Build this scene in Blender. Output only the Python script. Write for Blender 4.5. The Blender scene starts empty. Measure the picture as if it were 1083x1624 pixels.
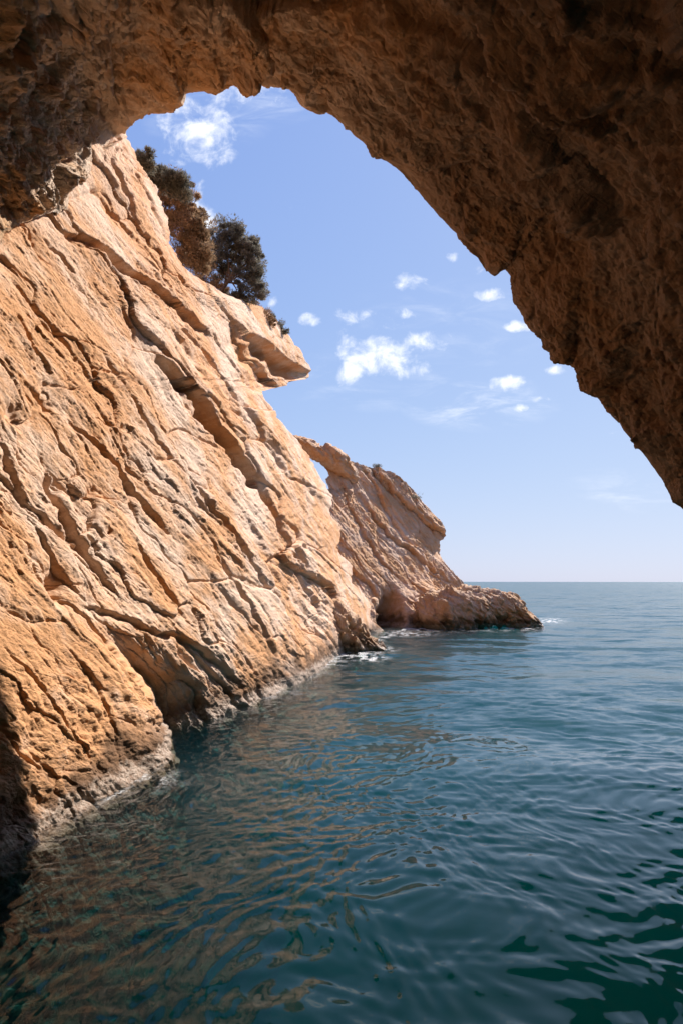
import bpy, bmesh, math, random
import numpy as np
from mathutils import Vector, Matrix

# ------------------------------------------------------------------ camera, sky, sun, exposure
PW, PH, F, HOR, CX, CAMZ = 1083.0, 1624.0, 1083.0, 922.0, 541.5, 4.0
SUN_AZ, SUN_EL = 40.0, 43.5          # azimuth from +Y towards +X
sc = bpy.context.scene
COL = sc.collection
cam_d = bpy.data.cameras.new("camera")
cam_d.sensor_fit = 'VERTICAL'
cam_d.sensor_height = 36.0
cam_d.lens = 36.0 * F / PH
cam_d.shift_y = (HOR - PH / 2) / PH
cam_d.clip_start, cam_d.clip_end = 0.1, 60000
cam = bpy.data.objects.new("camera", cam_d)
cam.location = (0, 0, CAMZ)
cam.rotation_euler = (math.radians(90), 0, 0)
COL.objects.link(cam)
sc.camera = cam
sc.view_settings.view_transform = 'Standard'
sc.view_settings.look = 'None'
sc.view_settings.gamma = 1
sc.view_settings.exposure = 0.9
sc.cycles.max_bounces = 8
sc.cycles.diffuse_bounces = 4
sc.cycles.caustics_reflective = False
sc.cycles.caustics_refractive = False
sc.cycles.sample_clamp_indirect = 6

sun_d = bpy.data.lights.new("sun", 'SUN')
sun_d.energy = 4.7
sun_d.angle = math.radians(0.53)
sun_d.color = (1.0, 0.93, 0.86)
sun = bpy.data.objects.new("sun", sun_d)
COL.objects.link(sun)
_az, _el = math.radians(SUN_AZ), math.radians(SUN_EL)
SUNV = Vector((math.sin(_az) * math.cos(_el), math.cos(_az) * math.cos(_el), math.sin(_el)))
sun.rotation_euler = SUNV.to_track_quat('Z', 'Y').to_euler()
sun.location = SUNV * 200


class NT:
    """short node-tree writer"""
    def __init__(self, tree):
        self.t = tree
        tree.nodes.clear()

    def n(self, typ, inp=None, **props):
        nd = self.t.nodes.new(typ)
        for k, v in props.items():
            setattr(nd, k, v)
        for k, v in (inp or {}).items():
            s = nd.inputs[k]
            if hasattr(v, 'links') or isinstance(v, bpy.types.NodeSocket):
                self.t.links.new(v, s)
            else:
                s.default_value = v
        return nd

    def m(self, op, a, b=None, c=None, clamp=False):
        nd = self.t.nodes.new('ShaderNodeMath')
        nd.operation = op
        nd.use_clamp = clamp
        for i, v in enumerate((a, b, c)):
            if v is None:
                continue
            if isinstance(v, bpy.types.NodeSocket):
                self.t.links.new(v, nd.inputs[i])
            else:
                nd.inputs[i].default_value = v
        return nd.outputs[0]

    def step(self, v, a, b, lo=0.0, hi=1.0):
        nd = self.n('ShaderNodeMapRange', {0: v, 1: a, 2: b, 3: lo, 4: hi}, interpolation_type='SMOOTHSTEP')
        return nd.outputs[0]

    def mix(self, f, a, b, mode='MIX'):
        nd = self.t.nodes.new('ShaderNodeMix')
        nd.data_type = 'RGBA'
        nd.blend_type = mode
        for s, v in ((nd.inputs[0], f), (nd.inputs[6], a), (nd.inputs[7], b)):
            if isinstance(v, bpy.types.NodeSocket):
                self.t.links.new(v, s)
            elif isinstance(v, (tuple, list)):
                s.default_value = (*v[:3], 1)
            else:
                s.default_value = v
        return nd.outputs[2]

    def noise(self, vec, scale, detail=5, rough=0.6, dist=0.0):
        return self.n('ShaderNodeTexNoise', {'Vector': vec, 'Scale': scale, 'Detail': detail,
                                             'Roughness': rough, 'Distortion': dist}).outputs[0]


world = bpy.data.worlds.new("World")
sc.world = world
world.use_nodes = True
W = NT(world.node_tree)
sky = W.n('ShaderNodeTexSky', sky_type='NISHITA', sun_disc=False)
sky.sun_elevation = _el
sky.sun_rotation = _az
sky.altitude = 0
sky.air_density = 1.0
sky.dust_density = 0.3
sky.ozone_density = 3.0
tc = W.n('ShaderNodeTexCoord')
sep = W.n('ShaderNodeSeparateXYZ', {0: tc.outputs['Generated']})
dx, dy, dz = sep.outputs
yy = W.m('MAXIMUM', dy, 0.05)
gu = W.m('DIVIDE', dx, yy)
gv = W.m('DIVIDE', dz, yy)
gvec = W.n('ShaderNodeCombineXYZ', {0: gu, 1: gv, 2: 0.0}).outputs[0]
warp = W.noise(gvec, 14.0, 4, 0.6)
puff = W.noise(gvec, 26.0, 7, 0.62, 0.3)
wisp_v = W.n('ShaderNodeMapping', {'Vector': gvec, 'Rotation': (0, 0, math.radians(-18)), 'Scale': (9, 34, 1)}).outputs[0]
wisp = W.noise(wisp_v, 1.0, 7, 0.65, 0.6)
# each cloud of the sky: direction (as tangents), half width, half height, strength
CLOUDS = [(318, 220, 60, 40, 1.1), (302, 172, 52, 32, .85), (368, 145, 40, 24, 1.0), (322, 345, 34, 34, 1.0), (305, 310, 24, 24, .7),
          (435, 140, 46, 24, .7), (455, 330, 16, 18, .35), (652, 447, 26, 15, .95), (776, 468, 24, 11, .95), (818, 517, 22, 9, .9),
          (640, 495, 22, 10, .75), (556, 502, 36, 13, .85), (496, 506, 20, 10, .75), (618, 513, 16, 13, .7),
          (592, 568, 72, 36, 1.0), (556, 582, 38, 28, .9), (668, 543, 40, 22, .85), (640, 580, 36, 22, .8), (690, 555, 20, 16, .5),
          (803, 608, 30, 13, 1.0), (820, 646, 14, 7, .7), (858, 632, 20, 6, .6), (880, 588, 16, 8, .75),
          (722, 408, 16, 8, .6), (432, 478, 14, 12, .6), (990, 688, 24, 10, .45), (760, 430, 14, 10, .5), (600, 520, 70, 26, .35)]
WISPS = [(760, 640, 95, 34, .75), (600, 600, 120, 40, .3), (1010, 775, 90, 30, .35), (420, 150, 80, 40, .45),
         (330, 180, 80, 50, .4), (700, 520, 130, 60, .22)]


def blob(cl):
    out = None
    for (px, py, rx, ry, s) in cl:
        a = W.m('MULTIPLY', W.m('SUBTRACT', gu, (px - CX) / F), F / rx)
        b = W.m('MULTIPLY', W.m('SUBTRACT', gv, (HOR - py) / F), F / ry)
        d = W.m('ADD', W.m('MULTIPLY', a, a), W.m('MULTIPLY', b, b))
        g = W.m('MULTIPLY', W.m('SUBTRACT', 1.0, W.m('MULTIPLY', d, 0.5), clamp=True), s)
        out = g if out is None else W.m('MAXIMUM', out, g)
    return out


front = W.step(dy, 0.05, 0.15)
pm = W.m('ADD', W.m('MULTIPLY', blob(CLOUDS), 0.80), W.m('MULTIPLY', W.m('SUBTRACT', puff, 0.5), 2.3))
pm = W.m('ADD', pm, W.m('MULTIPLY', W.m('SUBTRACT', warp, 0.5), 0.7))
pm = W.m('MULTIPLY', W.step(pm, 0.30, 1.2), W.step(blob(CLOUDS), 0.02, 0.2))
wm = W.m('MULTIPLY', blob(WISPS), W.step(wisp, 0.42, 0.85))
cd = W.m('MULTIPLY', W.m('MAXIMUM', pm, wm), front)
# even out the very bright band at the horizon as the camera's highlight roll-off does
SKY_A, SKY_B = (1.54, 1.72, 4.2), (0.26, 0.27, 0.62)
sr = W.n('ShaderNodeSeparateColor', {0: sky.outputs[0]})
chs = [W.m('DIVIDE', W.m('MULTIPLY', sr.outputs[i], SKY_A[i]), W.m('ADD', 1.0, W.m('MULTIPLY', sr.outputs[i], SKY_B[i]))) for i in range(3)]
skyc = W.n('ShaderNodeCombineColor', {0: chs[0], 1: chs[1], 2: chs[2]}).outputs[0]
skyc = W.mix(cd, skyc, (7.6, 7.7, 7.9))
bg = W.n('ShaderNodeBackground', {'Color': skyc, 'Strength': 0.09})
W.n('ShaderNodeOutputWorld', {0: bg.outputs[0]})

# ------------------------------------------------------------------ numpy noise
rng = np.random.RandomState(7)
PERM = rng.permutation(65536).astype(np.int32)
RND = rng.rand(65536, 4).astype(np.float32)
ANG = (RND[:, 0] * 2 * np.pi)
G2 = np.stack([np.cos(ANG), np.sin(ANG)], 1).astype(np.float32)
_g = rng.randn(65536, 3)
G3 = (_g / np.linalg.norm(_g, axis=1, keepdims=True)).astype(np.float32)


def hsh(*c):
    h = PERM[c[0] & 65535]
    for k in c[1:]:
        h = PERM[(h + k) & 65535]
    return h


def fade(t):
    return t * t * t * (t * (t * 6 - 15) + 10)


def pn2(x, y, seed=0):
    x = np.asarray(x, np.float32); y = np.asarray(y, np.float32)
    xi = np.floor(x).astype(np.int32); yi = np.floor(y).astype(np.int32)
    xf = x - xi; yf = y - yi
    u, v = fade(xf), fade(yf)
    r = []
    for j in (0, 1):
        q = []
        for i in (0, 1):
            g = G2[hsh(xi + i, yi + j, np.int32(seed * 131 + 7))]
            q.append(g[..., 0] * (xf - i) + g[..., 1] * (yf - j))
        r.append(q[0] + u * (q[1] - q[0]))
    return (r[0] + v * (r[1] - r[0])) * 1.5


def fbm2(x, y, oct=4, seed=0, gain=0.5, ridged=False):
    o, a, f = 0, 1.0, 1.0
    for k in range(oct):
        n = pn2(x * f, y * f, seed + k)
        if ridged:
            n = 0.5 - 2 * np.abs(n) * 0.8
        o = o + a * n
        a *= gain
        f *= 2.03
    return o


def pn3(p, seed=0):
    p = np.asarray(p, np.float32)
    pi = np.floor(p).astype(np.int32)
    pf = p - pi
    u = fade(pf)
    acc = {}
    for i in (0, 1):
        for j in (0, 1):
            for k in (0, 1):
                g = G3[hsh(pi[..., 0] + i, pi[..., 1] + j, pi[..., 2] + k + np.int32(seed * 131))]
                acc[i, j, k] = g[..., 0] * (pf[..., 0] - i) + g[..., 1] * (pf[..., 1] - j) + g[..., 2] * (pf[..., 2] - k)
    lx = {(j, k): acc[0, j, k] + u[..., 0] * (acc[1, j, k] - acc[0, j, k]) for j in (0, 1) for k in (0, 1)}
    ly = {k: lx[0, k] + u[..., 1] * (lx[1, k] - lx[0, k]) for k in (0, 1)}
    return (ly[0] + u[..., 2] * (ly[1] - ly[0])) * 1.5


def fbm3(p, oct=4, seed=0, gain=0.5, ridged=False):
    o, a, f = 0, 1.0, 1.0
    for k in range(oct):
        n = pn3(p * f, seed + k)
        if ridged:
            n = 0.5 - 2 * np.abs(n) * 0.8
        o = o + a * n
        a *= gain
        f *= 2.03
    return o


def facet2(x, y, seed=0, tilt=1.0):
    """broken blocks: every cell has its own height and tilt; returns height, crack distance"""
    x = np.asarray(x, np.float32); y = np.asarray(y, np.float32)
    xi = np.floor(x).astype(np.int32); yi = np.floor(y).astype(np.int32)
    f1 = np.full(x.shape, 9, np.float32); f2 = f1.copy(); h = np.zeros(x.shape, np.float32)
    for i in (-1, 0, 1):
        for j in (-1, 0, 1):
            r = RND[hsh(xi + i, yi + j, np.int32(seed * 57 + 3))]
            ddx = xi + i + r[..., 0] - x
            ddy = yi + j + r[..., 1] - y
            d = ddx * ddx + ddy * ddy
            hh = (r[..., 2] - 0.5) + tilt * ((r[..., 3] - 0.5) * ddx + ((r[..., 0] + r[..., 2]) % 1 - 0.5) * ddy) * 1.5
            near = d < f1
            f2 = np.where(near, f1, np.minimum(f2, d))
            h = np.where(near, hh, h)
            f1 = np.where(near, d, f1)
    return h, np.sqrt(f2) - np.sqrt(f1)


def facet3(p, seed=0, tilt=1.0, offs=1.0):
    p = np.asarray(p, np.float32)
    pi = np.floor(p).astype(np.int32)
    f1 = np.full(p.shape[:-1], 9, np.float32); f2 = f1.copy(); h = np.zeros(p.shape[:-1], np.float32)
    for i in (-1, 0, 1):
        for j in (-1, 0, 1):
            for k in (-1, 0, 1):
                hs = hsh(pi[..., 0] + i, pi[..., 1] + j, pi[..., 2] + k, np.int32(seed * 57 + 3))
                r = RND[hs]
                g = G3[hs]
                dd0 = pi[..., 0] + i + r[..., 0] - p[..., 0]
                dd1 = pi[..., 1] + j + r[..., 1] - p[..., 1]
                dd2 = pi[..., 2] + k + r[..., 2] - p[..., 2]
                d = dd0 * dd0 + dd1 * dd1 + dd2 * dd2
                hh = offs * (r[..., 3] - 0.5) + tilt * 0.7 * (g[..., 0] * dd0 + g[..., 1] * dd1 + g[..., 2] * dd2)
                near = d < f1
                f2 = np.where(near, f1, np.minimum(f2, d))
                h = np.where(near, hh, h)
                f1 = np.where(near, d, f1)
    return h, np.sqrt(f2) - np.sqrt(f1)


def sstep(x, a, b):
    t = np.clip((x - a) / (b - a), 0, 1)
    return t * t * (3 - 2 * t)


def unproj(px, py, Y):
    return np.stack([(px - CX) / F * Y, Y, CAMZ + (HOR - py) / F * Y], -1)


def P3(px, py, Y):
    return Vector(((px - CX) / F * Y, Y, CAMZ + (HOR - py) / F * Y))


def polyd(px, py, line):
    """signed distance to a polyline (positive on its lower-left) and position along it 0..1"""
    best = np.full(px.shape, 1e9, np.float32); sg = np.zeros(px.shape, np.float32); al = sg.copy()
    L = np.array(line, np.float32)
    seg = np.linalg.norm(L[1:] - L[:-1], axis=1)
    cum = np.concatenate([[0], np.cumsum(seg)])
    for k in range(len(L) - 1):
        ax, ay = L[k]; bx, by = L[k + 1]
        ex, ey = bx - ax, by - ay
        t = np.clip(((px - ax) * ex + (py - ay) * ey) / (ex * ex + ey * ey), 0, 1)
        qx = px - ax - t * ex; qy = py - ay - t * ey
        d = np.sqrt(qx * qx + qy * qy)
        s = np.where(ex * qy - ey * qx > 0, 1, -1)
        nb = d < best
        sg = np.where(nb, s, sg); al = np.where(nb, (cum[k] + t * seg[k]) / cum[-1], al)
        best = np.where(nb, d, best)
    return best * sg, al


def grid_mesh(name, P, mat, parent=None, smooth=True, attrs=None, flip=False):
    R, C = P.shape[:2]
    me = bpy.data.meshes.new(name)
    me.vertices.add(R * C)
    me.vertices.foreach_set('co', np.ascontiguousarray(P, np.float32).reshape(-1))
    idx = np.arange(R * C, dtype=np.int32).reshape(R, C)
    q = np.stack([idx[:-1, :-1], idx[:-1, 1:], idx[1:, 1:], idx[1:, :-1]], -1).reshape(-1, 4)
    if flip:
        q = q[:, ::-1]
    n = len(q)
    me.loops.add(n * 4)
    me.loops.foreach_set('vertex_index', np.ascontiguousarray(q).reshape(-1))
    me.polygons.add(n)
    me.polygons.foreach_set('loop_start', np.arange(0, n * 4, 4, dtype=np.int32))
    me.polygons.foreach_set('use_smooth', np.full(n, smooth, bool))
    for k, v in (attrs or {}).items():
        a = me.attributes.new(k, 'FLOAT', 'POINT')
        a.data.foreach_set('value', np.ascontiguousarray(v, np.float32).reshape(-1))
    me.update(calc_edges=True)
    me.materials.append(mat)
    o = bpy.data.objects.new(name, me)
    COL.objects.link(o)
    o.parent = parent
    return o


def normals(P):
    a = np.gradient(P, axis=1); b = np.gradient(P, axis=0)
    n = np.cross(a, b)
    return n / (np.linalg.norm(n, axis=-1, keepdims=True) + 1e-9)


def roughen(P, base, amp, seed, size):
    """fine relief along the normals of the already broken surface, so step faces get detail too"""
    n = normals(P)
    n = np.where((n * base).sum(-1, keepdims=True) < 0, -n, n)
    r = fbm3(P / size[..., None], 4, seed, 0.6, True) + 0.5 * facet3(P / (size[..., None] * 0.8), seed + 5, 1.3, 0.4)[0]
    return P + n * (amp * r)[..., None]


def tag(o, label=None, cat=None, group=None, kind=None):
    for k, v in (('label', label), ('category', cat), ('group', group), ('kind', kind)):
        if v:
            o[k] = v
    return o


# ------------------------------------------------------------------ materials
def rock_material(name, pale, ochre, brown, orange_bias=0.5, grain=(.27, .86, -.43), wet=True, bump=0.5, stain_shade=None):
    m = bpy.data.materials.new(name)
    m.use_nodes = True
    T = NT(m.node_tree)
    geo = T.n('ShaderNodeNewGeometry')
    pos = geo.outputs['Position']
    z = T.n('ShaderNodeSeparateXYZ', {0: pos}).outputs[2]
    # grain of the bedding: rotate into the dip direction, then stretch along it
    st = T.n('ShaderNodeMapping', {'Vector': pos, 'Rotation': Vector(grain).to_track_quat('Y', 'Z').to_euler(), 'Scale': (1.0, 4.5, 1.0)}, vector_type='TEXTURE').outputs[0]
    big = T.noise(pos, 0.22, 5, 0.62, 0.5)
    streak = T.noise(st, 1.1, 7, 0.66, 0.4)
    mid = T.noise(pos, 1.7, 8, 0.68)
    fine = T.noise(pos, 11.0, 7, 0.72)
    f1 = T.m('ADD', T.m('MULTIPLY', big, 1.25), T.m('ADD', T.m('MULTIPLY', streak, 0.75), T.m('MULTIPLY', mid, 0.35)))
    f1 = T.step(f1, 1.05 - 0.3 * (orange_bias - 0.5), 1.41 - 0.3 * (orange_bias - 0.5))
    c = T.mix(f1, pale, ochre)
    f2 = T.step(T.m('ADD', T.m('MULTIPLY', fine, 0.6), T.m('MULTIPLY', streak, 0.5)), 0.58, 0.78)
    c = T.mix(T.m('MULTIPLY', f2, 0.65), c, brown)
    f3 = T.step(T.m('ADD', T.m('MULTIPLY', mid, 0.5), T.m('MULTIPLY', fine, 0.5)), 0.53, 0.68)
    c = T.mix(T.m('MULTIPLY', f3, 0.5), c, tuple(min(1, v * 1.22) for v in pale))
    if stain_shade:  # brown staining plus painted shade: dark right roof, left kept pale as if bounce-lit
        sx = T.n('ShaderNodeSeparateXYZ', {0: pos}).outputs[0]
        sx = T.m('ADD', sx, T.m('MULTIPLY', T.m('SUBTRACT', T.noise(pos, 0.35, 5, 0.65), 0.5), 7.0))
        c = T.mix(T.m('MULTIPLY', T.step(sx, -3.0, 3.5), 0.8), c, stain_shade)
    rough = 0.9
    if wet:
        wob = T.noise(pos, 0.9, 5, 0.65)
        wf = T.m('ADD', z, T.m('MULTIPLY', T.m('SUBTRACT', wob, 0.5), -2.6))
        wetf = T.step(wf, 1.35, 0.35)
        c = T.mix(T.m('MULTIPLY', wetf, 0.84), c, (0.085, 0.048, 0.027))
        cf = T.m('ADD', z, T.m('MULTIPLY', T.m('SUBTRACT', T.noise(pos, 2.4, 6, 0.7), 0.5), 0.9))
        crust = T.m('MULTIPLY', T.step(cf, 0.42, 0.22), T.step(fine, 0.36, 0.58))
        crust = T.m('MULTIPLY', crust, T.step(z, -0.12, 0.03))
        c = T.mix(T.m('MULTIPLY', crust, 0.8), c, (0.47, 0.37, 0.29))
        c = T.mix(T.step(z, -0.05, -0.55), c, (0.017, 0.011, 0.006))
        rough = T.m('SUBTRACT', 0.92, T.m('MULTIPLY', T.step(z, 0.5, 0.1), 0.4))
    hgt = T.m('ADD', T.m('MULTIPLY', mid, 0.5), T.m('ADD', T.m('MULTIPLY', fine, 0.25), T.m('ADD', T.m('MULTIPLY', T.noise(st, 5.0, 7, 0.7), 0.5), T.m('MULTIPLY', T.noise(st, 14.0, 5, 0.7), 0.16))))
    for sc_, wt in ((1.6, 0.36), (5.5, 0.20)):
        wv = T.n('ShaderNodeVectorMath', {0: st, 1: T.n('ShaderNodeTexNoise', {'Vector': st, 'Scale': sc_, 'Detail': 3}).outputs['Color']}, operation='ADD').outputs[0]
        vo = T.n('ShaderNodeTexVoronoi', {'Vector': wv, 'Scale': sc_}, feature='F1').outputs['Color']
        hgt = T.m('ADD', hgt, T.m('MULTIPLY', T.n('ShaderNodeSeparateColor', {0: vo}).outputs[0], wt * 0.35))
        ed = T.n('ShaderNodeTexVoronoi', {'Vector': wv, 'Scale': sc_}, feature='DISTANCE_TO_EDGE').outputs['Distance']
        hgt = T.m('ADD', hgt, T.m('MULTIPLY', T.step(ed, 0.0, 0.05), wt * 0.3))
    hgt = T.m('ADD', hgt, T.m('MULTIPLY', T.noise(pos, 45.0, 3, 0.6), 0.05))
    b = T.n('ShaderNodeBump', {'Height': hgt, 'Strength': bump, 'Distance': 0.25})
    p = T.n('ShaderNodeBsdfPrincipled', {'Base Color': c, 'Roughness': rough, 'Normal': b.outputs[0], 'Specular IOR Level': 0.25})
    T.n('ShaderNodeOutputMaterial', {0: p.outputs[0]})
    return m


def plain(name, col, var=0.3, rough=0.8, scale=6.0, trans=0.0):
    m = bpy.data.materials.new(name)
    m.use_nodes = True
    T = NT(m.node_tree)
    pos = T.n('ShaderNodeNewGeometry').outputs['Position']
    n = T.noise(pos, scale, 4, 0.6)
    c = T.mix(T.step(n, 0.3, 0.7), tuple(v * (1 - var) for v in col), tuple(v * (1 + var) for v in col))
    p = T.n('ShaderNodeBsdfPrincipled', {'Base Color': c, 'Roughness': rough, 'Specular IOR Level': 0.2})
    sh = p.outputs[0]
    if trans:
        tr = T.n('ShaderNodeBsdfTranslucent', {'Color': c})
        sh = T.n('ShaderNodeMixShader', {0: trans, 1: sh, 2: tr.outputs[0]}).outputs[0]
    T.n('ShaderNodeOutputMaterial', {0: sh})
    return m


M_CLIFF = rock_material('cliff_limestone', (0.70, 0.505, 0.375), (0.61, 0.315, 0.145), (0.45, 0.225, 0.105), 0.82)
M_HEAD = rock_material('headland_limestone', (0.66, 0.465, 0.33), (0.58, 0.315, 0.15), (0.38, 0.23, 0.135), 0.65, grain=(.55, .35, -.75))
M_REEF = rock_material('reef_limestone', (0.54, 0.38, 0.26), (0.50, 0.29, 0.145), (0.31, 0.20, 0.12), 0.55)
M_CAVE = rock_material('cave_limestone', (0.72, 0.55, 0.41), (0.66, 0.37, 0.17), (0.46, 0.29, 0.17), 0.6, stain_shade=(0.16, 0.088, 0.048), bump=0.9, grain=(.78, .25, -.57))

# ------------------------------------------------------------------ the sunlit cliff on the left
EA = math.radians(51)
ce, se = math.cos(EA), math.sin(EA)


def plane_inv(px, py):
    return 0.0867 - 1.17e-4 * (px - (py - HOR) / 4)


BUTT = [(0, 880), (30, 905), (75, 925), (100, 955), (135, 980), (175, 1030), (190, 1050), (214, 1080), (236, 1110), (264, 1170), (280, 1203), (330, 1320), (420, 1500)]
CRACKS = [  # polyline, width, depth, sharpness of upper lip (all in picture units of the survey; scaled by distance)
    ([(258, 570), (285, 600), (320, 640), (345, 680), (370, 710), (390, 735), (408, 765)], 15, 48),
    ([(405, 755), (425, 790), (450, 840), (470, 880), (492, 920)], 9, 11),
    ([(120, 372), (140, 381), (170, 399), (197, 424), (228, 446), (259, 467), (283, 486), (304, 505), (327, 524)], 13, 28),
    ([(75, 379), (95, 400), (120, 430)], 6, 8),
    ([(118, 670), (145, 694), (175, 724), (192, 746), (214, 779), (239, 809), (270, 846)], 10, 13),
    ([(3, 705), (20, 759), (40, 803)], 11, 16),
    ([(42, 610), (58, 625), (85, 650)], 8, 8),
    ([(80, 750), (95, 795), (120, 839), (145, 879), (178, 932)], 20, 20),
    ([(135, 962), (200, 980), (250, 1003), (280, 1006), (320, 1030), (350, 1055), (378, 1084)], 14, 15),
    ([(420, 774), (445, 840), (480, 914), (512, 976)], 9, 10),
    ([(195, 485), (206, 508), (218, 535)], 7, 8),
    ([(300, 755), (330, 808), (360, 842), (400, 900), (427, 944)], 8, 9),
    ([(275, 432), (284, 440), (292, 452)], 7, 12),
    ([(205, 262), (228, 300), (250, 345), (262, 380)], 7, 8),
    ([(170, 255), (200, 310), (215, 345)], 8, 8),
    ([(150, 300), (190, 345), (235, 400)], 8, 8),
    ([(290, 520), (330, 560), (370, 620), (420, 700), (460, 760)], 9, 8),
    ([(20, 440), (60, 490), (120, 560), (160, 620)], 9, 7),
    ([(160, 560), (200, 620), (250, 700), (290, 750)], 8, 7),
    ([(60, 840), (90, 900), (130, 950)], 12, 9),
    ([(30, 500), (60, 560), (80, 590)], 8, 8),
    ([(330, 560), (350, 590), (365, 620)], 8, 9),
    ([(215, 860), (260, 930), (300, 990)], 9, 9),
    ([(340, 880), (390, 960), (430, 1040)], 8, 8),
    ([(392, 532), (425, 556), (458, 577), (496, 592)], 46, 34),
    (BUTT[3:11], 7, 9),
    ([(100, 1030), (150, 1090), (175, 1160), (180, 1210)], 6, 6),
    ([(0, 1030), (50, 1080), (110, 1170), (140, 1210)], 7, 6),
]


def strata_relief(px, py, scale=1.0, seed=0, big=1.0):
    """bedded, shingled rock relief in picture units; bedding dips to the lower right"""
    wx = fbm2(px / 170, py / 170, 3, seed + 40) * 9 * scale
    wy = fbm2(px / 170, py / 170, 3, seed + 50) * 9 * scale
    s = (px + wx) * ce + (py + wy) * se
    c = -(px + wx) * se + (py + wy) * ce
    s = s / scale; c = c / scale
    r = 0
    calm = np.clip(0.62 + 1.15 * fbm2(s / 260, c / 85, 3, seed + 130), 0.12, 1.5)
    calm2 = np.clip(0.62 + 1.15 * fbm2(s / 150, c / 60, 3, seed + 134), 0.15, 1.5)
    for k, (L, A, sl) in enumerate(((80, 6.0, 420), (31, 1.8, 240), (12.5, 1.6, 150), (5, 1.3, 80))):
        if k == 0:
            A = A * big
        u = c / L + 0.9 * fbm2(s / sl, c / (L * 2.2), 2, seed + 3 + k * 5)
        fr = u - np.floor(u)
        saw = fr ** 1.4 * sstep(fr, 1.0, 0.86)
        bid = np.floor(u).astype(np.int32)
        amp = np.clip(0.55 + 1.3 * pn2(s / sl + 7.3 * RND[bid & 65535, 0], c / (L * 1.5) * 0 + bid * 1.7, seed + 9 + k), 0.05, 1.5)
        r = r + A * saw * amp * (1 if k == 0 else (calm if k == 1 else calm2))
    for k, (ls, lc, A) in enumerate(((260, 60, 9 * big), (110, 22, 2.8), (48, 9, 1.5), (21, 4.4, 0.9))):
        h, e = facet2(s / ls + 0.25 * pn2(s / lc, c / lc, seed + 70 + k), c / lc + 0.25 * pn2(s / lc, c / lc, seed + 80 + k), seed + 20 + k)
        r = r + (A * h - 0.40 * A * sstep(e, 0.07, 0.0)) * (1 if k == 0 else (calm2 if k == 1 else calm))
    for k, (ls, lc, A) in enumerate(((620, 95, 13.0), (330, 36, 4.5), (170, 17, 1.8))):
        nj = pn2(s / ls + 3.1, c / lc, seed + 110 + k) + 0.06 * pn2(s / 30, c / 9, seed + 114 + k)
        on = sstep(pn2(s / (ls * .6), c / (lc * 2), seed + 118 + k), -0.1, 0.25)
        r = r - A * on * sstep(nj, -0.012, 0.02) * np.exp(-np.clip(nj, 0, 9) / 0.085)
    r = r + 1.6 * fbm2(s / 70, c / 15, 5, seed + 60, 0.62, True) + 0.7 * fbm2(px / (16 * scale), py / (16 * scale), 4, seed + 65, 0.6, True)
    return r * scale


def interp(py, tab):
    t = np.array(tab, np.float64)
    return np.interp(py, t[:, 0], t[:, 1])


CLIFF_EDGE = [(40, 120), (150, 180), (207, 197), (234, 208), (262, 221), (302, 247), (334, 258), (352, 266), (366, 267), (386, 268), (425, 291),
              (448, 325), (466, 352), (480, 390), (487, 416), (512, 439), (550, 468), (584, 490), (593, 494), (600, 490), (604, 461), (612, 453),
              (617, 428), (620, 416), (632, 419), (649, 433), (662, 436), (692, 463), (724, 488), (771, 514), (788, 523), (812, 522), (838, 537), (868, 534), (898, 556),
              (926, 560), (955, 586), (982, 590), (1005, 612), (1030, 610), (1060, 600), (1560, 560), (2600, 500)]

rows = np.concatenate([np.arange(60, 1500, 1.0), np.arange(1500, 2500, 8.0)])
edge = interp(rows, CLIFF_EDGE) + 2.2 * fbm2(rows / 9, rows * 0 + 3.3, 3, 5) + 5.0 * sstep(rows, 770, 830) * fbm2(rows / 38, rows * 0 + 8.8, 3, 6)
XL = -330.0
NC = 760
tt = np.linspace(0, 1, NC) ** 0.9
px = XL + (edge[:, None] - XL) * tt[None, :]
py = np.repeat(rows[:, None], NC, 1)
inv = plane_inv(px, py)
# the recess behind the nearest buttress
d, al = polyd(px, py, BUTT)
push = sstep(py, 985, 1120) * 0.18 * sstep(d, 2, -9) * np.exp(-np.clip(-d, 0, 999) / 85)
inv = inv / (1 + push)
Y = 1 / np.clip(inv, 0.008, None)
rel = strata_relief(px, py, 1.0, 0)
butt_mask = sstep(d, -2, 14) * sstep(py, 930, 1010)
rel = rel * (1 - 0.45 * butt_mask) + 9 * sstep(d, -4, 30) * sstep(py, 860, 960)
for (line, wdt, dep) in CRACKS:
    jx = px + 2.2 * fbm2(px / 22, py / 22, 3, 91); jy = py + 2.2 * fbm2(px / 22, py / 22, 3, 92)
    dd, a = polyd(jx, jy, line)
    tap = np.sqrt(np.clip(np.sin(np.pi * np.clip(a * 0.9 + 0.05, 0, 1)), 0, 1))
    rel -= dep * tap * sstep(dd, -2.0, 1.5) * np.exp(-(np.clip(dd, 0, 999) / (0.62 * wdt * (0.75 + 0.5 * fbm2(px / 28, py / 28, 2, 93)))) ** 1.8)
    rel += dep * 0.3 * tap * sstep(dd, 0, -3) * np.exp(np.clip(dd, -999, 0) / (wdt * 1.5))
for (qx, qy, rx, ry, dep) in ((86, 930, 13, 22, 30), (92, 775, 12, 14, 18), (16, 655, 10, 14, 12), (78, 645, 8, 11, 10), (150, 780, 9, 12, 8)):
    g = ((px - qx + 4 * pn2(px / 12, py / 12, 95)) / rx) ** 2 + ((py - qy + 4 * pn2(px / 12, py / 12, 96)) / ry) ** 2
    rel -= dep * np.exp(-g)
# underside of the overhanging nose recedes downwards
nose = sstep(px, 385, 420) * sstep(py, 545, 560) * sstep(py, 626, 612)
under = np.clip((py - (520 + (px - 400) * 0.62)) / 60, 0, 1.2)
Y = Y * (1 + 0.10 * under * nose)
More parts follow.
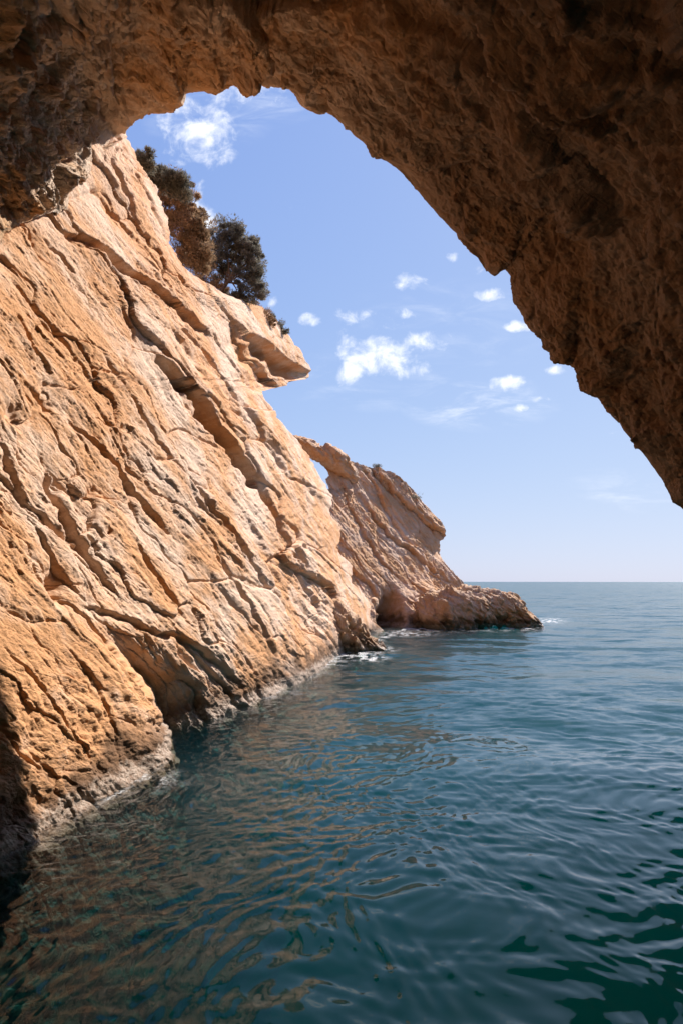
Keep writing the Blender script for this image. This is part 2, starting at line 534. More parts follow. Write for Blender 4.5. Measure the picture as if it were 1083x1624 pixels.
# ragged base
rel += 5 * sstep(py, 1000, 1130) * fbm2(px / 30, py / 30, 4, 33)
NW = np.array([.955, -.176, .239])
fade_e = 0.35 + 0.65 * sstep(edge[:, None] - px, 0, 40)
P = unproj(px, py, Y)
P = P + (rel * fade_e * Y / F)[..., None] * NW
P = roughen(P, NW, 0.75 * Y / F, 500, 22 * Y / F)
P = P - NW * (0.35 * np.clip(-P[..., 2] - 0.25, 0, 9))[..., None]
# turn the far edge over and back into the land
S = P[:, -1]
V = S - np.array([0, 0, CAMZ]); V /= np.linalg.norm(V, axis=1, keepdims=True)
ph = np.linspace(0, 1, 16)[1:] ** 1.5
wrap = []
for f in ph:
    a = f * math.pi / 2
    wrap.append(S + 7 * (math.sin(a) * (V + np.array([-.2, 0, 0])) + (1 - math.cos(a)) * -NW) + (-0.5 * f * np.abs(fbm2(rows / 14, rows * 0 + f * 5, 3, 77)))[:, None] * NW)
P = np.concatenate([P, np.stack(wrap, 1)], 1)
cliff = grid_mesh('cliff', P, M_CLIFF, flip=True)
tag(cliff, kind='structure')

# ------------------------------------------------------------------ the headland beyond
HEAD_EDGE = [(727, 547), (731, 558), (737, 571), (741, 590), (743, 600), (750, 614), (770, 639), (787, 659), (805, 674), (825, 692), (845, 704), (852, 706),
             (856, 699), (877, 698), (890, 704), (914, 724), (926, 736), (931, 745), (960, 752), (1000, 760), (1040, 770)]
HEAD_L = [(727, 524), (734, 512), (741, 511), (752, 517), (758, 519), (763, 514), (777, 521), (784, 500), (800, 470), (1040, 440)]
rows2 = np.arange(727, 1032, 0.6)
NC2 = 420
eR = interp(rows2, HEAD_EDGE) + 1.2 * fbm2(rows2 / 6, rows2 * 0 + 1.3, 3, 15)
eL = interp(rows2, HEAD_L)
t2 = np.linspace(0, 1, NC2)
px = eL[:, None] + (eR - eL)[:, None] * t2[None]
py = np.repeat(rows2[:, None], NC2, 1)
Y = 59 + (1000 - py) * 0.035 + np.clip(px - 620, -200, 200) * 0.065
rel = 1.25 * strata_relief(px, py, 0.62, 200, 1.0)
for (line, wdt, dep) in (([(572, 790), (585, 812), (614, 850), (649, 872), (679, 900), (722, 925)], 8, 10),
                         ([(570, 735), (584, 752), (614, 806), (649, 862)], 7, 7),
                         ([(545, 790), (575, 850), (610, 900), (640, 925)], 7, 7),
                         ([(520, 860), (555, 900), (590, 930), (606, 955)], 10, 9),
                         ([(655, 800), (680, 830), (694, 850)], 5, 5)):
    jx = px + 2.5 * fbm2(px / 16, py / 16, 3, 91); jy = py + 2.5 * fbm2(px / 16, py / 16, 3, 92)
    dd, a = polyd(jx, jy, line)
    tap = np.sqrt(np.clip(np.sin(np.pi * np.clip(a * 0.9 + 0.05, 0, 1)), 0, 1))
    rel -= dep * tap * sstep(dd, -1.5, 1.5) * np.exp(-(np.clip(dd, 0, 999) / (0.62 * wdt * (0.75 + 0.5 * fbm2(px / 28, py / 28, 2, 93)))) ** 1.8)
    rel += dep * 0.3 * tap * sstep(dd, 0, -3) * np.exp(np.clip(dd, -999, 0) / (wdt * 1.5))
# cave at the waterline, block to its right
cv = ((px - 617 + 3 * pn2(px / 10, py / 10, 61)) / 15) ** 2 + ((py - 985 + 3 * pn2(px / 10, py / 10, 62)) / 40) ** 2
rel -= 75 * np.exp(-cv * cv)
rel += 16 * np.exp(-(((px - 665) / 42) ** 2 + ((py - 972) / 42) ** 2) ** 2)
Y = Y * (1 + 0.02 * sstep(py, 850, 880) * sstep(px, 675, 700) * sstep(py, 895, 870))
NH = np.array([.42, -.80, .43])
P = unproj(px, py, Y) + (rel * Y / F)[..., None] * NH
P = roughen(P, NH, 0.8 * Y / F, 510, 13 * Y / F)
S = P[:, -1]
V = S - np.array([0, 0, CAMZ]); V /= np.linalg.norm(V, axis=1, keepdims=True)
lat = np.clip(0.6 * (eR - 528) / F * S[:, 1], 0.2, 7)[:, None]
wrap = [S + 7 * math.sin(f * math.pi / 2) * V + lat * (1 - math.cos(f * math.pi / 2)) * np.array([-1, 0, -.2]) for f in np.linspace(0, 1, 12)[1:]]
S0 = P[:, 0]
V0 = S0 - np.array([0, 0, CAMZ]); V0 /= np.linalg.norm(V0, axis=1, keepdims=True)
wrap0 = [S0 + 5 * (math.sin(f * math.pi / 2) * V0 + (1 - math.cos(f * math.pi / 2)) * np.array([.06, 0, 0])) for f in np.linspace(0, 1, 10)[1:]][::-1]
P = np.concatenate([np.stack(wrap0, 1), P, np.stack(wrap, 1)], 1)
# close the top backwards
VT = P[0] - np.array([0, 0, CAMZ]); VT /= np.linalg.norm(VT, axis=1, keepdims=True)
top = [P[0] + VT * (k * 0.8) + np.array([0, 0, -.01 * k]) for k in range(10, 0, -1)]
P = np.concatenate([np.stack(top, 0), P], 0)
headland = grid_mesh('headland', P, M_HEAD, flip=True)
tag(headland, kind='structure')


# ------------------------------------------------------------------ lumps of rock
def tube_rock(name, pts, mat, parent=None, nu=160, nv=64, amp=0.25, seed=0, close=True):
    """rock body swept along pts = (Vector, half width, half height); ends closed"""
    A = np.array([[*p, a, b] for (p, a, b) in pts], np.float64)
    k = np.linspace(0, len(A) - 1, nu)
    C = np.stack([np.interp(k, np.arange(len(A)), A[:, i]) for i in range(5)], 1)
    for _ in range(6):
        C[1:-1] = (C[:-2] + 2 * C[1:-1] + C[2:]) / 4
    cen = C[:, :3]
    T = np.gradient(cen, axis=0); T /= np.linalg.norm(T, axis=1, keepdims=True)
    side = np.cross(T, np.array([0, 0.0, 1.0])) if abs(T[:, 2]).mean() < 0.8 else np.cross(T, np.array([0, 1.0, 0]))
    side /= np.linalg.norm(side, axis=1, keepdims=True)
    up = np.cross(side, T)
    e = np.linspace(0, 1, nu)
    cap = np.clip(np.sin(np.pi * np.clip(e, 0, 1)) * 4, 0, 1) ** 0.5 if close else np.ones(nu)
    th = np.linspace(0, 2 * np.pi, nv)
    cs, sn = np.cos(th), np.sin(th)
    P = cen[:, None] + side[:, None] * (C[:, 3] * cap)[:, None, None] * cs[None, :, None] + up[:, None] * (C[:, 4] * cap)[:, None, None] * sn[None, :, None]
    n = P - cen[:, None]
    n /= (np.linalg.norm(n, axis=-1, keepdims=True) + 1e-6)
    Q = P * 1.0
    bed = np.array([[.8, 0, -.6], [0, 1, 0], [.6, 0, .8]]).T
    QB = (Q @ bed) * np.array([.6, .8, 1.7])
    h1, e1 = facet3(QB / 1.7 + seed, seed)
    h2, e2 = facet3(QB / 0.6 + seed, seed + 1)
    h3, e3 = facet3(QB / 0.25 + seed, seed + 2)
    r = 0.8 * h1 + 0.5 * h2 + 0.25 * h3 - 0.12 * sstep(e1, .1, 0) + 0.25 * fbm3(Q * 1.1, 4, seed)
    P = P + n * (amp * r * cap[:, None])[..., None]
    P[:, -1] = P[:, 0]
    return grid_mesh(name, P, mat, parent, flip=False)


Ya = 60.0
arch = tube_rock('rock_arch', [(P3(438, 694, 58), .8, .5), (P3(462, 700, 58.5), .9, .55), (P3(482, 703, 59), .9, .62), (P3(500, 714, 59.5), .9, .68), (P3(518, 722, 60), 1.0, .75),
                               (P3(534, 733, 61), 1.1, .8), (P3(546, 748, 62.5), 1.1, .8), (P3(560, 768, 64.5), .9, .8)], M_HEAD, headland, amp=0.34, seed=11)


def boulder(name, pts, label, seed, amp, mat=M_HEAD, nu=150, nv=70):
    o = tube_rock(name, pts, mat, None, nu, nv, amp, seed)
    tag(o, label, 'rock')
    return o


boulder('rock_ledge', [(P3(672, 985, 58.5), 2.2, 1.6), (P3(700, 972, 59.5), 2.6, 2.1), (P3(735, 966, 60.5), 3, 1.9), (P3(775, 964, 61), 2.6, 1.55), (P3(800, 968, 61.3), 2.5, 1.4), (P3(816, 981, 61.5), 2.4, .95),
                       (P3(838, 990, 62), 2.0, .5), (P3(862, 998, 62), 1.4, .2)],
        'low brown rock ledge running out to sea at the tip of the headland', 31, 0.55, M_REEF, nu=420, nv=160)
boulder('rock_outcrop', [(P3(488, 1020, 38.6), 1.3, 1.5), (P3(520, 1000, 39.4), 1.5, 1.8), (P3(552, 1008, 40), 1.6, 1.2), (P3(585, 1024, 40.3), 1.4, .5), (P3(612, 1030, 40.5), 1.0, .2)],
        'brown outcrop jutting into the water where the cliff meets the headland', 41, 0.5, M_REEF, 300, 120)

# ------------------------------------------------------------------ the cave round the camera
RIM = [(-190, 1750, 0), (-180, 1400, 0), (-160, 1100, 0), (-140, 800, 0), (-110, 560, 0), (-60, 430, 0), (-20, 385, 0), (0, 368, 0), (40, 352, 0), (75, 338, 0), (108, 330, 0),
       (112, 295, 0), (138, 280, 0), (148, 245, 0), (183, 212, 0), (200, 206, 21), (216, 190, 20.5), (240, 178, 20.2), (262, 170, 20), (290, 168, 19.6), (291, 150, 19.5),
       (300, 147, 19.4), (340, 143, 19), (378, 130, 18.8), (412, 123, 18.7), (450, 131, 18.7), (472, 148, 18.7), (483, 167, 18.8), (520, 172, 19.2), (545, 195, 19.2),
       (590, 240, 19.3), (640, 275, 19.6), (680, 325, 20.2), (720, 365, 21), (760, 408, 21.8), (770, 428, 22), (784, 436, 22), (798, 425, 22.2), (812, 440, 22.4), (812, 466, 22.6),
       (840, 515, 23), (880, 560, 23), (920, 592, 23), (960, 640, 22.5), (990, 682, 22.5), (1020, 720, 22), (1050, 762, 22), (1068, 795, 22), (1085, 805, 22), (1130, 870, 21),
       (1180, 950, 20), (1215, 1050, 19), (1240, 1150, 18), (1270, 1300, 17), (1300, 1500, 15)]
R = np.array(RIM, np.float64)
pl = R[:, 2] == 0
R[pl, 2] = 1 / plane_inv(R[pl, 0], R[pl, 1]) * 0.985
seg = np.linalg.norm(np.diff(R[:, :2], axis=0), axis=1)
w = np.where((R[:-1, 0] > -70) & (R[1:, 0] < 1140), 1.0, 0.35)
cum = np.concatenate([[0], np.cumsum(seg * w)])
NT_ = 1900
kf = np.linspace(0, cum[-1], 4000)
rimf = np.stack([np.interp(kf, cum, R[:, i]) for i in range(3)], 1)
wf = np.interp(kf[:-1], cum[:-1], w)
smf = rimf.copy()
for _ in range(3500):
    smf[1:-1] = (smf[:-2] + 2 * smf[1:-1] + smf[2:]) / 4
c2 = np.concatenate([[0], np.cumsum(np.linalg.norm(np.diff(smf[:, :2], axis=0), axis=1) * wf)])
c2 = 0.85 * c2 / c2[-1] + 0.15 * np.linspace(0, 1, 4000)
kq = np.interp(np.linspace(0, 1, NT_), c2, kf)
rim = np.stack([np.interp(kq, cum, R[:, i]) for i in range(3)], 1)
sm = np.stack([np.interp(kq, kf, smf[:, i]) for i in range(3)], 1)
CC = np.array([480.0, 800.0])
u_ = np.linspace(0, 1, NT_)
# rings from the mouth inwards
r0 = unproj(rim[:, 0], rim[:, 1], rim[:, 2])


left_ = 1 - sstep(sm[:, 0], 60, 420)


def ring_px(g, yk, base):
    q = base[:, :2] + (base[:, :2] - CC) * g
    return unproj(q[:, 0], q[:, 1], base[:, 2] * yk)


sm2 = sm.copy()
for _ in range(900):
    sm2[1:-1] = (sm2[:-2] + 2 * sm2[1:-1] + sm2[2:]) / 4
ra = ring_px(0.05, 0.93, 0.5 * sm + 0.5 * rim)
r1 = ring_px(0.30, 0.75 - 0.10 * left_, sm2)
r2 = ring_px(0.95, 0.42 - 0.06 * left_, sm2)
ang = np.interp(u_, [0, 1], [math.radians(205), math.radians(-25)])
r3 = np.stack([-1 + 9.0 * np.cos(ang), np.full(NT_, -4.0), 2 + 8.5 * np.sin(ang)], 1)
r4 = np.stack([-1 + 7.0 * np.cos(ang), np.full(NT_, -10.0), 2 + 6.0 * np.sin(ang)], 1)
r5 = np.stack([-1 + 0.5 * np.cos(ang), np.full(NT_, -13.0), 1 + 0.5 * np.sin(ang)], 1)
outw = sm - 0
rad = (sm[:, :2] - CC); rad /= np.linalg.norm(rad, axis=1, keepdims=True)
rad3 = np.stack([rad[:, 0], np.zeros(NT_), -rad[:, 1]], 1)
o1 = r0 + rad3 * 0.5 + np.array([0, 0.5, 0.1])
o2 = unproj(sm[:, 0], sm[:, 1], sm[:, 2]) + rad3 * 4.5 + np.array([0, 1.0, 0])
o3 = unproj(sm2[:, 0], sm2[:, 1], sm2[:, 2]) + rad3 * 14 + np.array([0, -1, 4])
ctrl = [o3, o2, o1, r0, ra, r1, r2, r3, r4, r5]
knots = np.arange(len(ctrl)) - 3.0
vis = np.concatenate([np.linspace(-3, -1, 14, endpoint=False), np.linspace(-1, 0, 10, endpoint=False), np.linspace(0, 1, 90, endpoint=False),
                      np.linspace(1, 2, 260, endpoint=False), np.linspace(2, 3, 160, endpoint=False), np.linspace(3, 6, 40)])


def catmull(v):
    i = int(np.clip(np.floor(v), -3, 5)); t = v - i
    g = lambda q: ctrl[int(np.clip(q + 3, 0, len(ctrl) - 1))]
    p0, p1, p2, p3 = g(i - 1), g(i), g(i + 1), g(i + 2)
    if i <= 0:  # straight spans by the rim keep the outline
        return p1 + (p2 - p1) * t
    return 0.5 * (2 * p1 + (p2 - p0) * t + (2 * p0 - 5 * p1 + 4 * p2 - p3) * t * t + (3 * p1 - p0 - 3 * p2 + p3) * t ** 3)


P = np.stack([catmull(v) for v in vis], 0)
N = normals(P)
into = np.array([0, 2, 4.0]) - P
N = np.where((N * into).sum(-1, keepdims=True) < 0, -N, N)
Q = P.copy()
# bedding frame of the roof: stretched along the dip
dip = np.array([[.78, .25, -.57], [-.2, .95, .2], [.6, .05, .8]])
Q = Q @ dip.T
Q = Q / np.array([2.2, 1.4, 0.8])
Q = Q + 0.25 * np.stack([pn3(Q * 0.7, 1), pn3(Q * 0.7, 2), pn3(Q * 0.7, 3)], -1)
rel = 0
for k, (sz, A) in enumerate(((2.8, 0.62), (1.15, 0.26), (0.42, 0.085), (0.15, 0.03))):
    h, e = facet3(Q / sz, 300 + k, 1.5, 0.3)
    rel = rel + A * h * (0.5 + 0.5 * sstep(e, 0, 0.10)) - 0.25 * A * sstep(e, 0.10, 0)
uu = Q[..., 2] * 1.05 + 0.35 * pn3(Q * 0.8, 350)
fr_ = uu - np.floor(uu)
rel = rel + 0.30 * (fr_ ** 1.5 * sstep(fr_, 1.0, 0.70)) * np.clip(0.6 + 1.2 * pn3(Q * 0.45, 351), 0, 1.4)
uu = uu * 3.1 + 0.3 * pn3(Q * 2.0, 352)
fr_ = uu - np.floor(uu)
rel = rel + 0.09 * (fr_ ** 1.5 * sstep(fr_, 1.0, 0.70)) * np.clip(0.5 + 1.4 * pn3(Q * 0.9, 353), 0, 1.4)
rel = rel + 0.30 * fbm3(P / 3.0, 6, 320, 0.56, True) + 0.12 * fbm3(Q * 1.3, 4, 340, 0.6, True)
vv = np.repeat(vis[:, None], NT_, 1)
rel = rel - rel[np.abs(vis) < 0.2].mean() - 0.05
damp = np.where(vv < 0, 0.4, 0.17 + 0.83 * sstep(vv, 0, 0.8))
P = P + N * (rel * damp)[..., None]
P = roughen(P, N, 0.055 * damp, 520, np.full(P.shape[:2], 0.55))
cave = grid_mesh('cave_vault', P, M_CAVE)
tag(cave, kind='structure')

# ------------------------------------------------------------------ the sea
SHORE = [(0, 1362), (60, 1330), (150, 1280), (270, 1200), (262, 1165), (245, 1128), (300, 1124), (350, 1108), (420, 1092), (460, 1072), (500, 1045), (590, 1018), (640, 998), (740, 996), (848, 996)]
ws = np.concatenate([np.arange(1080, 60, -1.15), 60 * np.exp(np.linspace(0, math.log(0.25 / 60), 230))])
Yr = np.concatenate([np.linspace(-14, 3.95, 50), 4332.0 / ws])
tc_ = np.linspace(-0.60, 0.60, 900)
ext = np.linspace(0, 1, 40)[1:] ** 2
X = []
for yv in Yr:
    ye = max(yv, 4.0)
    inner = tc_ * ye
    lim = max(18.0, 3.0 * ye)
    X.append(np.concatenate([(-0.6 * ye - (lim - 0.6 * ye) * ext)[::-1], inner, 0.6 * ye + (lim - 0.6 * ye) * ext]))
X = np.array(X); YY = np.repeat(Yr[:, None], X.shape[1], 1)
sp = np.maximum(np.abs(np.gradient(Yr))[:, None] * np.ones_like(X), np.abs(np.gradient(X, axis=1)))
Z = np.zeros_like(X)
rs = np.random.RandomState(21)
wxx = X + 0.35 * pn2(X / 1.6, YY / 1.6, 400) + 0.9 * pn2(X / 6, YY / 6, 402)
wyy = YY + 0.35 * pn2(X / 1.6, YY / 1.6, 401) + 0.9 * pn2(X / 6, YY / 6, 403)
resid = np.zeros_like(X)
for lam in np.exp(np.linspace(math.log(0.16), math.log(16.0), 92)):
    lam = lam * (1 + 0.1 * rs.rand())
    a = math.radians(-97 + (34 + 18 / (0.5 + lam)) * rs.randn())
    kx, ky = math.cos(a) * 2 * math.pi / lam, math.sin(a) * 2 * math.pi / lam
    slope = (0.038 if lam < 0.6 else 0.0165) * (1.0 if lam < 1.2 else (1.2 / lam) ** 0.9)
    amp = slope * lam / (2 * math.pi)
    wgt = sstep(lam / sp, 2.0, 4.5)
    Z += amp * wgt * np.cos(kx * wxx + ky * wyy + rs.rand() * 6.28)
    resid += (1 - wgt) * slope ** 2 / 2
calm = 0.75 + 0.5 * np.clip(pn2(X / 9, YY / 14, 410), -.5, .5)
Z *= calm
rough_at = np.sqrt(resid)
ppx = CX + F * X / np.maximum(YY, 0.5); ppy = HOR + F * CAMZ / np.maximum(YY, 0.5)
ds, al = polyd(ppx.astype(np.float32), ppy.astype(np.float32), SHORE)
dm = np.abs(ds) * YY / F
# ground distance is stretched by perspective: weigh vertical distance back
fo = 0.8 * np.exp(-np.abs(ds) / 3.0) * sstep(fbm2(X * 1.3, YY * 0.5, 4, 420), -0.1, 0.5)
for (fx, fy, frx, fry, s) in ((585, 1043, 22, 5, 1.2), (560, 1036, 40, 5, .9), (470, 1068, 40, 6, .6), (400, 1100, 60, 6, .5), (300, 1128, 50, 6, .6), (545, 1040, 45, 7, .65), (515, 1050, 30, 8, .55), (225, 1235, 50, 12, .55), (870, 985, 22, 4, .5), (600, 1030, 24, 5, .6), (640, 1005, 40, 4, .5)):
    g = ((ppx - fx) / frx) ** 2 + ((ppy - fy) / fry) ** 2
    fo = np.maximum(fo, s * np.exp(-g) * sstep(fbm2(X * 2.2, YY * 1.1, 4, 430), -0.25, 0.35) * 1.3)
fo = np.where(YY < 3, 0, np.clip(fo, 0, 1))

m = bpy.data.materials.new('sea_water')
m.use_nodes = True
T = NT(m.node_tree)
pos = T.n('ShaderNodeNewGeometry').outputs['Position']
fm = T.n('ShaderNodeAttribute', attribute_name='foam').outputs['Fac']
rg = T.n('ShaderNodeAttribute', attribute_name='swell').outputs['Fac']
mp = T.n('ShaderNodeMapping', {'Vector': pos, 'Scale': (0.7, 1.3, 1)}).outputs[0]
n1 = T.noise(mp, 4.5, 4, 0.6, 0.6)
n2 = T.noise(mp, 0.55, 5, 0.65, 0.4)
b = T.n('ShaderNodeBump', {'Height': T.m('MULTIPLY', n1, 0.018), 'Strength': 0.07, 'Distance': 1.0})
# chop too small for the mesh at that distance, as tilts of the surface
chop = T.n('ShaderNodeTexNoise', {'Vector': mp, 'Scale': 0.22, 'Detail': 6, 'Roughness': 0.8}).outputs['Color']
tilt = T.n('ShaderNodeVectorMath', {0: chop, 1: (0.5, 0.5, 0.5)}, operation='SUBTRACT').outputs[0]
kk = T.m('MULTIPLY', rg, 10.0)
tilt = T.n('ShaderNodeVectorMath', {0: tilt, 1: T.n('ShaderNodeCombineXYZ', {0: kk, 1: kk, 2: 0.0}).outputs[0]}, operation='MULTIPLY').outputs[0]
nn = T.n('ShaderNodeVectorMath', {0: b.outputs[0], 1: tilt}, operation='ADD').outputs[0]
nn = T.n('ShaderNodeVectorMath', {0: nn}, operation='NORMALIZE').outputs[0]
body = T.mix(T.step(T.noise(pos, 0.25, 3, 0.5), 0.3, 0.7), (0.0025, 0.030, 0.030), (0.003, 0.040, 0.040))
fcol = T.m('MULTIPLY', fm, T.step(T.noise(pos, 14, 5, 0.7), 0.40, 0.62))
col = T.mix(fcol, body, (0.75, 0.76, 0.76))
ro = T.m('ADD', 0.008, T.m('ADD', T.m('MULTIPLY', rg, 0.9), T.m('MULTIPLY', fcol, 0.6)))
inc = T.n('ShaderNodeNewGeometry').outputs['Incoming']
cosv = T.m('ABSOLUTE', T.n('ShaderNodeVectorMath', {0: nn, 1: inc}, operation='DOT_PRODUCT').outputs['Value'])
# wave slopes finer than the mesh soften the grazing reflection (rough-sea Fresnel)
rs_ = T.m('MULTIPLY', rg, 1.0)
ceff = T.m('SQRT', T.m('ADD', T.m('MULTIPLY', cosv, cosv), T.m('MULTIPLY', rs_, rs_)))
fr = T.m('ADD', 0.02, T.m('MULTIPLY', 0.98, T.m('POWER', T.m('SUBTRACT', 1.0, ceff, clamp=True), 5.0)))
clear = T.n('ShaderNodeBsdfTransparent', {'Color': (1, 1, 1, 1)}).outputs[0]
gl = T.n('ShaderNodeBsdfGlossy', {'Color': (1, 1, 1, 1), 'Roughness': ro, 'Normal': nn}).outputs[0]
sh = T.n('ShaderNodeMixShader', {0: fr, 1: clear, 2: gl}).outputs[0]
white = T.n('ShaderNodeBsdfDiffuse', {'Color': (0.75, 0.76, 0.76, 1)}).outputs[0]
sh = T.n('ShaderNodeMixShader', {0: fcol, 1: sh, 2: white}).outputs[0]
vs_ = T.n('ShaderNodeVolumeScatter', {'Color': (0.05, 0.69, 0.95, 1), 'Density': 0.0145, 'Anisotropy': 0.0}).outputs[0]
va_ = T.n('ShaderNodeVolumeAbsorption', {'Color': (0.0, 0.785, 0.75, 1), 'Density': 0.30}).outputs[0]
T.n('ShaderNodeOutputMaterial', {0: sh, 1: T.n('ShaderNodeAddShader', {0: vs_, 1: va_}).outputs[0]})
# the body of water closes underneath
DEPTH = -14.0
Pt = np.stack([X, YY, Z], -1)
xl, xr, yl = X[:, 0], X[:, -1], YY[:, 0]
bl = np.stack([xl, yl, np.full_like(xl, DEPTH)], -1); br = np.stack([xr, yl, np.full_like(xl, DEPTH)], -1)
Pt = np.concatenate([Pt, br[:, None], bl[:, None], Pt[:, :1]], 1)
pad = lambda a_: np.concatenate([a_, np.zeros((len(a_), 3))], 1)
sea = grid_mesh('sea', Pt, m, attrs={'foam': pad(fo), 'swell': pad(rough_at)})
M_BED = plain('seabed_sand', (0.10, 0.11, 0.09), 0.3, 0.9, 0.3)
seabed = grid_mesh('seabed', np.array([[(x_, y_, DEPTH - 1.0) for x_ in (-40000., -100., 0., 100., 40000.)] for y_ in (-60., 0., 100., 30000.)]), M_BED)
tag(seabed, kind='structure')
tag(sea, kind='structure')


# ------------------------------------------------------------------ trees and shrubs
def mesh_obj(name, verts, faces, mat, parent=None, smooth=False):
    me = bpy.data.meshes.new(name)
    me.from_pydata([tuple(v) for v in verts], [], faces)
    if smooth:
        me.polygons.foreach_set('use_smooth', [True] * len(me.polygons))
    me.update()
    me.materials.append(mat)
    o = bpy.data.objects.new(name, me)
    COL.objects.link(o)
    o.parent = parent
    return o


def limb(vs, fs, path, r0_, r1_, n=7):
    base = len(vs)
    for i, p in enumerate(path):
        t = (path[min(i + 1, len(path) - 1)] - path[max(i - 1, 0)]).normalized()
        a = t.orthogonal().normalized(); b_ = t.cross(a)
        r = r0_ + (r1_ - r0_) * i / (len(path) - 1)
        for q in range(n):
            an = 2 * math.pi * q / n
            vs.append(p + (a * math.cos(an) + b_ * math.sin(an)) * r)
    for i in range(len(path) - 1):
        for q in range(n):
            fs.append((base + i * n + q, base + i * n + (q + 1) % n, base + (i + 1) * n + (q + 1) % n, base + (i + 1) * n + q))


def plant(name, base, blobs, mat_leaf, mat_wood, label, cat, seed, ntuft=9000, needle=0.13, width=0.024, trunk_r=0.12, kind='pine', group=None):
    """trunk with limbs to every clump of foliage; blobs = (Vector, rx, ry, rz) clump regions in world space"""
    rnd = random.Random(seed)
    root = bpy.data.objects.new(name, None)
    root.location = base
    COL.objects.link(root)
    tag(root, label, cat, group)
    cen = sum((b_[0] for b_ in blobs), Vector()) / len(blobs)
    vs, fs = [], []
    fork = base.lerp(cen, 0.55)
    path = [base + Vector((0, 0, -0.5)), base.lerp(fork, 0.5) + Vector((rnd.uniform(-.12, .12), 0, 0)), fork, fork.lerp(cen, 0.7)]
    limb(vs, fs, [p - base for p in path], trunk_r, trunk_r * 0.45)
    tufts = []
    vol = sum(b_[1] * b_[3] for b_ in blobs)
    for (c, rx, ry, rz) in blobs:
        st = path[1].lerp(path[3], rnd.uniform(0.2, 1))
        midp = st.lerp(c, 0.5) + Vector((rnd.uniform(-.2, .2), rnd.uniform(-.2, .2), rnd.uniform(-.1, .25)))
        limb(vs, fs, [st - base, midp - base, c - base], trunk_r * 0.38, trunk_r * 0.1, 5)
        # sub-clumps spread through the region
        nsub = max(9, int(62 * rx * rz))
        n_here = int(ntuft * rx * rz / vol)
        subs = []
        for _ in range(nsub):
            while True:
                d_ = Vector((rnd.uniform(-1, 1), rnd.uniform(-1, 1), rnd.uniform(-1, 1)))
                if d_.length < 1.25:
                    break
            sc_ = c + Vector((d_.x * rx, d_.y * ry, d_.z * rz))
            subs.append((sc_, rnd.choice((0.09, 0.14, 0.2, 0.3, 0.4)) * rnd.uniform(.8, 1.2) * min(1.0, 2.2 * rx)))
            limb(vs, fs, [c - base, (c.lerp(sc_, 0.5) + Vector((0, 0, -.04))) - base, sc_ - base], trunk_r * 0.12, trunk_r * 0.04, 4)
        for _ in range(n_here):
            s_, rr = subs[rnd.randrange(nsub)]
            d_ = Vector((rnd.gauss(0, 1), rnd.gauss(0, 1), rnd.gauss(0, 1) * 0.6)).normalized() * rr * rnd.random() ** 0.4
            tufts.append((s_ + d_ + Vector((0, 0, 0.05)), (d_ + Vector((rnd.gauss(0, .12), rnd.gauss(0, .12), 0.18 + rnd.gauss(0, .08)))).normalized()))
    tr = mesh_obj('trunk', vs, fs, mat_wood, root, True)
    lv, lf = [], []
    for (p, d_) in tufts:
        for _ in range(3):
            dd_ = (d_ + Vector((rnd.gauss(0, .55), rnd.gauss(0, .55), rnd.gauss(0, .45)))).normalized()
            sd = dd_.cross(Vector((rnd.gauss(0, 1), rnd.gauss(0, 1), rnd.gauss(0, 1)))).normalized() * width * rnd.uniform(.6, 1.3)
            ln = needle * rnd.uniform(.6, 1.25)
            q = p - base
            i = len(lv)
            lv += [q - sd * .5, q + sd * .5, q + dd_ * ln * .6 + sd * .6, q + dd_ * ln]
            lf.append((i, i + 1, i + 2, i + 3))
    mesh_obj('crown' if kind != 'shrub' else 'foliage', lv, lf, mat_leaf, root)
    return root


M_PINE = plain('pine_needles', (0.22, 0.205, 0.165), 0.4, 0.7, 2.5, 0.4)
M_DARK = plain('dark_foliage', (0.17, 0.16, 0.125), 0.4, 0.7, 2.5, 0.4)
M_DRY = plain('dry_foliage', (0.34, 0.24, 0.15), 0.45, 0.8, 1.6, 0.4)
M_DRY2 = plain('dry_twigs', (0.36, 0.24, 0.14), 0.4, 0.8, 2.5, 0.2)
M_WOOD = plain('pine_bark', (0.16, 0.115, 0.085), 0.35, 0.9, 9)


def B(px, py, Y, r, rz=None, dy=0.0):
    s = Y / F
    return (P3(px, py, Y + dy), r * s, r * s * 0.9, (rz or r) * s)


Yp = 36.0
plant('pine_tree', P3(343, 478, Yp), [B(362, 372, Yp, 22, 15), B(345, 392, Yp, 22, 15), B(385, 385, Yp, 20, 14, .3), (B(402, 392, Yp, 18, 14)), B(335, 415, Yp, 16, 12),
                                      B(398, 418, Yp, 20, 14), B(370, 412, Yp, 22, 14, .5), B(390, 446, Yp, 22, 14), B(408, 470, Yp, 16, 11), B(380, 472, Yp, 20, 12), B(352, 440, Yp, 14, 12, .8), B(402, 438, Yp, 14, 9)],
      M_PINE, M_WOOD, 'grey green pine leaning out over the sea from the cliff edge', 'tree', 3, 26000, trunk_r=0.13)
Yq = 32.0
plant('pine_tree', P3(285, 420, Yq), [B(285, 305, Yq, 22, 16), B(300, 330, Yq, 24, 18), B(275, 335, Yq, 22, 18), B(310, 360, Yq, 22, 18), B(288, 365, Yq, 20, 18), B(318, 385, Yq, 18, 16), B(298, 395, Yq, 20, 16), B(312, 415, Yq, 18, 16), B(320, 405, Yq, 16, 16), B(270, 312, Yq, 16, 12)],
      M_DRY, M_WOOD, 'dense rusty brown tree high on the cliff behind the grey green pine', 'tree', 5, 30000, trunk_r=0.12)
Yr_ = 29.0
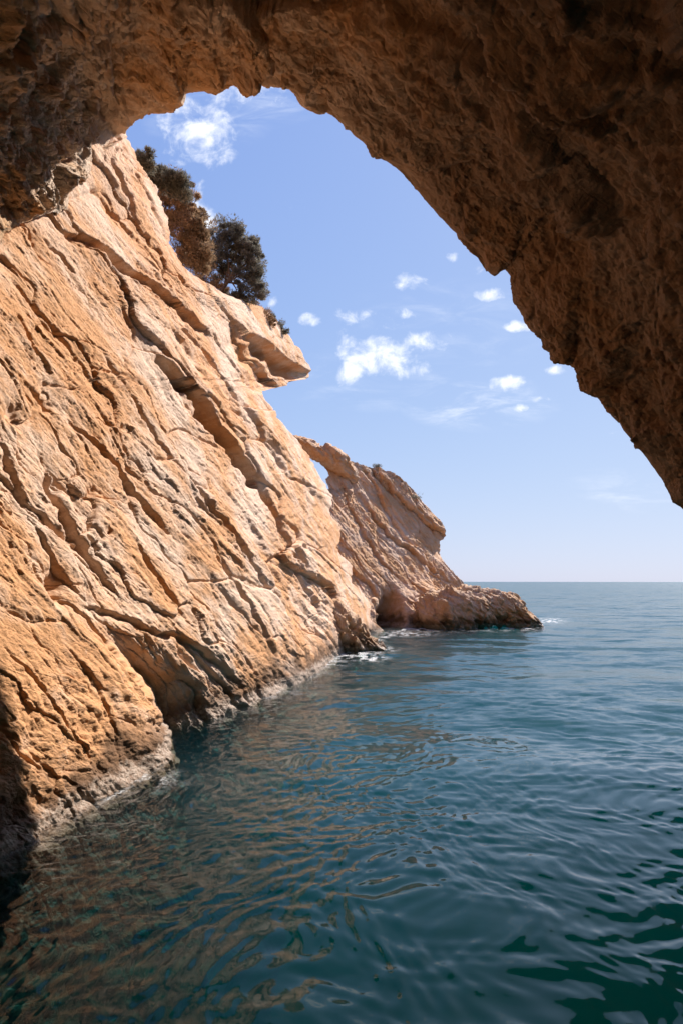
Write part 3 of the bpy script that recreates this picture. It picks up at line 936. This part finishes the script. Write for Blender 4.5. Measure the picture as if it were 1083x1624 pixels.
plant('pine_tree', P3(245, 320, Yr_), [B(258, 282, Yr_, 20, 11), B(275, 293, Yr_, 18, 10), B(243, 292, Yr_, 13, 10), B(285, 305, Yr_, 14, 9)],
      M_DARK, M_WOOD, 'dark spreading tree directly above the rusty brown tree', 'tree', 7, 14000, trunk_r=0.09)
plant('shrub', P3(215, 275, 27.5), [B(228, 250, 27.5, 12, 9), B(222, 262, 27.5, 11, 9), B(236, 266, 27.5, 9, 8)],
      M_DARK, M_WOOD, 'small dark bush topmost on the cliff beside the cave roof', 'shrub', 9, 3000, trunk_r=0.05, kind='shrub')
plant('shrub', P3(310, 455, 34), [B(300, 415, 34, 18, 15), B(318, 430, 34, 17, 15), B(330, 415, 34, 12, 12), B(288, 405, 34, 13, 12), B(325, 445, 34, 14, 12), B(318, 412, 34, 16, 13)],
      M_DRY2, M_WOOD, 'pale dry shrub at the foot of the rusty brown tree', 'shrub', 12, 4200, width=0.02, trunk_r=0.06, kind='shrub')
plant('shrub', P3(405, 522, 40), [B(395, 492, 40, 16, 9), B(412, 500, 40, 15, 9), B(428, 510, 40, 10, 7), B(405, 512, 40, 14, 8)],
      M_DRY2, M_WOOD, 'low twiggy bush right below the grey green pine on the overhang', 'shrub', 14, 3600, width=0.02, trunk_r=0.05, kind='shrub')
plant('shrub', P3(350, 470, 36.5), [B(340, 458, 36.5, 12, 8), B(356, 466, 36.5, 12, 8), B(370, 478, 36.5, 12, 7)],
      M_DRY2, M_WOOD, 'low dry scrub round the trunk foot of the grey green pine', 'shrub', 16, 2600, width=0.02, trunk_r=0.04, kind='shrub')
plant('shrub', P3(432, 520, 43), [B(425, 507, 43, 11, 6), B(440, 517, 43, 9, 5), B(450, 528, 43, 7, 4)],
      M_DARK, M_WOOD, 'small dark bush lowest on the ridge above the overhanging nose of rock', 'shrub', 17, 1600, width=0.02, trunk_r=0.04, kind='shrub')
for i, (x_, y_, lab) in enumerate(((598, 739, 'small grass tuft on the highest knob of the headland'), (660, 789, 'small grass tuft lower down the headland ridge'))):
    plant('grass_tuft', P3(x_, y_ + 4, 62), [B(x_, y_ + 1, 62, 6, 2)], M_DARK, M_WOOD, lab, 'grass', 20 + i, 110, 0.20, 0.022, 0.03, 'shrub', 'grass tufts on the headland')
